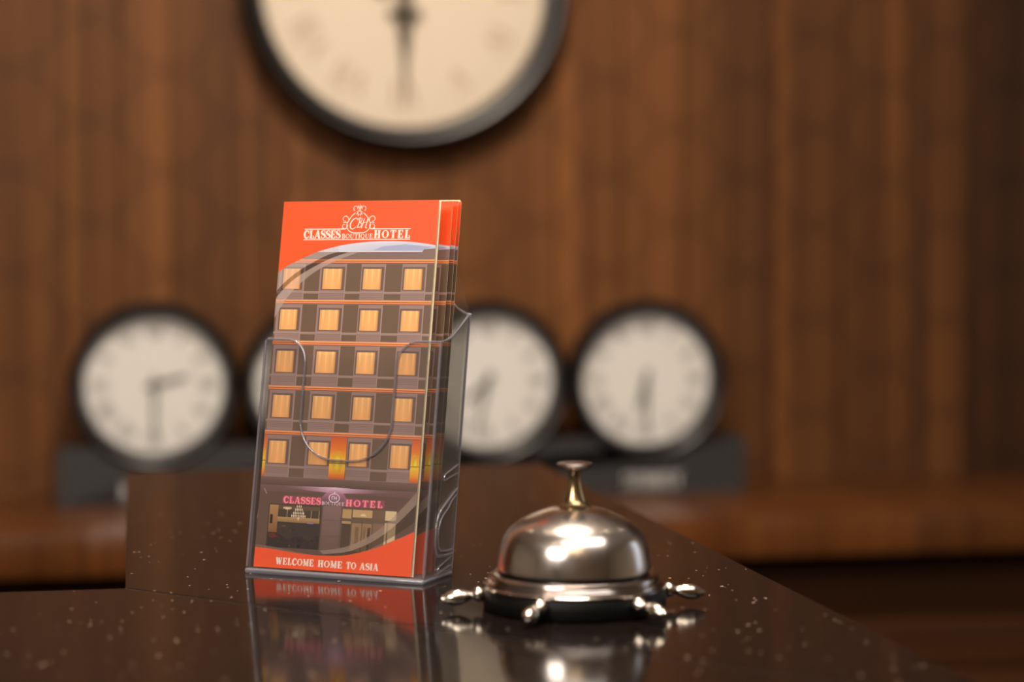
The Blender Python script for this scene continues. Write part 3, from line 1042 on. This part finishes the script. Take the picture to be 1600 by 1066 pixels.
# bottom red field
BR = smooth([(0, 199.0), (10, 199.4), (19.3, 200.3), (30, 201.2), (42.4, 201.6), (56, 200.7), (66, 198.6), (73.5, 196.4), (80, 194), (86.3, 191.1), (93, 188.2), (99, 185.2)])
layer[0] = 8
for p, q in zip(BR, BR[1:]):
    poly([(p[0], p[1] - 1.6 + 1.4 * min(p[0] / 40, 1) - .0), (q[0], q[1] - 1.6 + 1.4 * min(q[0] / 40, 1)), (q[0], q[1] + .4), (p[0], p[1] + .4)], (160, 136, 120), .5)
layer[0] = 11
for p, q in zip(BR, BR[1:]):
    poly([p, q, (q[0], 210), (p[0], 210)], RED)
layer[0] = 12
words('WELCOME', 14.2, 38.4, 204.0, 207.9, WHITE, gap=.07, bold=1.3)
words('HOME', 41.0, 56.4, 204.0, 207.9, WHITE, gap=.07, bold=1.3)
words('TO', 58.8, 65.0, 204.0, 207.9, WHITE, gap=.07, bold=1.3)
words('ASIA', 67.2, 78.8, 204.0, 207.9, WHITE, gap=.07, bold=1.3)
# --- crest and name on the red field
rect(15.0, 16.0, 41.4, 16.5, WHITE)
rect(57.6, 16.0, 82.8, 16.5, WHITE)
rect(14.8, 22.1, 82.9, 22.6, WHITE)
words('CLASSES', 14.9, 38.6, 16.9, 21.7, WHITE, gap=.02, bold=1.25)
words('BOUTIQUE', 39.3, 59.3, 19.0, 21.7, WHITE, gap=.02, bold=.9)
words('HOTEL', 59.9, 82.8, 16.9, 21.7, WHITE, gap=.16, bold=1.25)
cx = 49.6
drop = smooth([(cx - 2.6, 7.0), (cx - 4.6, 8.6), (cx - 6.6, 11.6), (cx - 7.6, 14.0), (cx - 6.4, 16.8), (cx - 3.8, 18.3), (cx, 18.5), (cx + 3.8, 18.3), (cx + 6.4, 16.8), (cx + 7.6, 14.0), (cx + 6.6, 11.6), (cx + 4.6, 8.6), (cx + 2.6, 7.0)], 5)
stroke(drop, .5, WHITE)
for s in (-1, 1):
    sp_ = lambda ox, oy, r, a0, a1, w0: stroke([(cx + s * (ox + r * (1 - .55 * k / 16) * math.cos(R(a0 + (a1 - a0) * k / 16))), oy - r * (1 - .55 * k / 16) * math.sin(R(a0 + (a1 - a0) * k / 16))) for k in range(17)], [w0 * (1 - .4 * k / 16) for k in range(17)], WHITE)
    sp_(8.8, 10.6, 2.2, 200, -110, .5)
    sp_(8.9, 14.4, 2.0, 160, 470, .5)
    sp_(2.4, 4.2, 1.7, -60, 230, .42)
    stroke(smooth([(cx + s * 7.2, 12.6), (cx + s * 8.6, 12.4), (cx + s * 10, 12.6)]), .45, WHITE)
    stroke(smooth([(cx + s * 7.0, 15.4), (cx + s * 8.6, 16.3), (cx + s * 10.6, 15.6)]), .45, WHITE)
for k in range(8):
    a = k * PI / 4 + PI / 8
    p0 = (cx + .7 * math.cos(a), 7.0 + .7 * math.sin(a))
    p1 = (cx + 2.2 * math.cos(a), 7.0 + 1.9 * math.sin(a))
    stroke([p0, ((p0[0] + p1[0]) / 2, (p0[1] + p1[1]) / 2), p1], [.15, .75, .2], WHITE)
for dx, ty in ((0, 1.6), (-1.1, 2.5), (1.1, 2.5)):
    stroke([(cx + dx * .3, 5.2), (cx + dx * .8, 3.6), (cx + dx, ty)], [.2, .6, .15], WHITE)
# script monogram
stroke(smooth([(cx - .6, 10.9), (cx - 1.6, 10.0), (cx - 3.6, 10.8), (cx - 5.2, 13.2), (cx - 5.0, 15.6), (cx - 3.4, 16.2), (cx - 1.6, 15.0)]), [.2 + .55 * math.sin(PI * k / 36) for k in range(37)], WHITE)
stroke(smooth([(cx + .6, 10.2), (cx + .2, 12.6), (cx - .8, 15.6)]), .6, WHITE)
stroke(smooth([(cx - 1.0, 11.2), (cx + .6, 9.8), (cx + 2.0, 10.6), (cx + 1.2, 12.2), (cx + .3, 12.5), (cx + 1.9, 13.2), (cx + 1.3, 15.0), (cx - .4, 15.3)]), .4, WHITE)
stroke(smooth([(cx + 3.4, 10.2), (cx + 2.8, 12.8), (cx + 1.8, 15.8)]), .55, WHITE)
stroke(smooth([(cx + 6.0, 9.6), (cx + 5.2, 12.4), (cx + 4.6, 15.2), (cx + 5.4, 15.8)]), .6, WHITE)
stroke(smooth([(cx + 1.6, 13.4), (cx + 3.6, 12.6), (cx + 5.8, 12.2)]), .3, WHITE)

LS, LX = 1.040, 1.035
me = bpy.data.meshes.new('printed_picture')
me.from_pydata([((x - 49.5) * LX / 1000, -z / 1000, (210 - y) * LS / 1000) for x, y, z in PM['v']], [], PM['f'])
ca = me.color_attributes.new('ink', 'FLOAT_COLOR', 'CORNER')
for i, l in enumerate(me.loops):
    ca.data[i].color = PM['c'][l.vertex_index]
me.materials.append(PRINT)

bm = bmesh.new()
add_box(bm, -.0495 * LX, .0495 * LX, 0, .0003, 0, .210 * LS)
bmesh.ops.recalc_face_normals(bm, faces=bm.faces[:])
cover_me = bpy.data.meshes.new('cover')
bm.to_mesh(cover_me); bm.free()
cover_me.materials.append(PAPER)
bm = bmesh.new()
add_box(bm, -.0490 * LX, .0490 * LX, 0, .0003, 0, .2095 * LS)
bmesh.ops.recalc_face_normals(bm, faces=bm.faces[:])
page_me = bpy.data.meshes.new('inner_page')
bm.to_mesh(page_me); bm.free()
page_me.materials.append(PAPER)

HM = Matrix.Translation((HX, HY, 0)) @ Matrix.Rotation(HR, 4, 'Z')
lean = math.atan(TL)
leaf = [(-.0026, .0030, 0.0, 0.0012, .0022, 0, 'front folded leaflet in the clear holder, red top with white crest and hotel picture'),
        (.0002, .0165, -.0004, .0000, .0006, -.0008, 'second folded leaflet from the front, only its red and dark right margin showing'),
        (.0004, .0235, -.0002, .0000, .0005, -.0008, 'third folded leaflet from the front, a thin strip at its right edge showing'),
        (.0002, .0285, -.0006, -.0009, .0010, .0020, 'rearmost folded leaflet against the holder back, cream inner page standing higher')]
for dx, dy, dz, pgx, pgy, pgz, lb in leaf:
    rt = thing('leaflet', lb, 'leaflet', (0, 0, 0), 0, 'leaflets in the holder')
    rt.matrix_world = HM @ Matrix.Translation((dx, dy, .0036 + dz)) @ Matrix.Translation((0, 0, 0)) @ Matrix.Rotation(-lean, 4, 'X')
    cv = link('cover', cover_me, None, rt)
    pc = link('printed_picture', me, None, rt)
    for k in range(2):
        pg = link('inner_page', page_me, None, rt)
        pg.location = (pgx * (1 - .3 * k), .0004 + pgy * (1 + k) * .5, pgz * (1 - .2 * k))

# ------------------------------------------------------------------ lamps behind the camera (seen only as glints in the bell)
spots = [(-.9, .3), (.2, -.6), (1.3, .2), (-.4, 1.5), (1.2, 1.4), (.5, 2.4), (-.8, 2.4), (1.9, 2.2), (-1.9, -.8), (1.8, -1.2)]
first = None
for x, y in spots:
    rt = thing('ceiling_downlight', 'small round warm downlight recessed in the ceiling', 'light', (x, y, Z1 - .012), 0, 'ceiling downlights')
    if first is None:
        o1 = lathe('trim_ring', [(.034, 0), (.046, 0), (.050, .006), (.050, .0115), (.034, .0115)], NICKELD, rt, 32, closed=True)
        o2 = lathe('lens', [(0, .004), (.0335, .004), (.0335, .008), (0, .008)], BULB2, rt, 32)
        first = (o1.data, o2.data)
    else:
        link('trim_ring', first[0], None, rt)
        link('lens', first[1], None, rt)
ch = thing('chandelier', 'brass ring chandelier with small warm bulbs behind the viewer', 'chandelier', (-.1, -.55, 1.1))
bm = bmesh.new()
add_tube(bm, [(.32 * math.cos(k * PI / 16), .32 * math.sin(k * PI / 16), 0) for k in range(33)], .008)
for k in range(4):
    add_tube(bm, [(.32 * math.cos(k * PI / 2), .32 * math.sin(k * PI / 2), 0), (0, 0, .25)], .004)
add_tube(bm, [(0, 0, .24), (0, 0, Z1 - 1.1 - .001)], .006)
bobj('frame', bm, GOLD, ch, 40)
bme = None
for ring_r, nb, zz_ in ((.32, 12, .02), (.16, 6, .10)):
    for k in range(nb):
        if bme is None:
            o = lathe('bulb', [(0, .045), (.008, .038), (.013, .024), (.010, .008), (.006, 0), (0, 0)], BULB, ch, 12)
            bme = o.data
        else:
            o = link('bulb', bme, None, ch)
        o.location = (ring_r * math.cos(2 * PI * k / nb), ring_r * math.sin(2 * PI * k / nb), zz_ - .01)
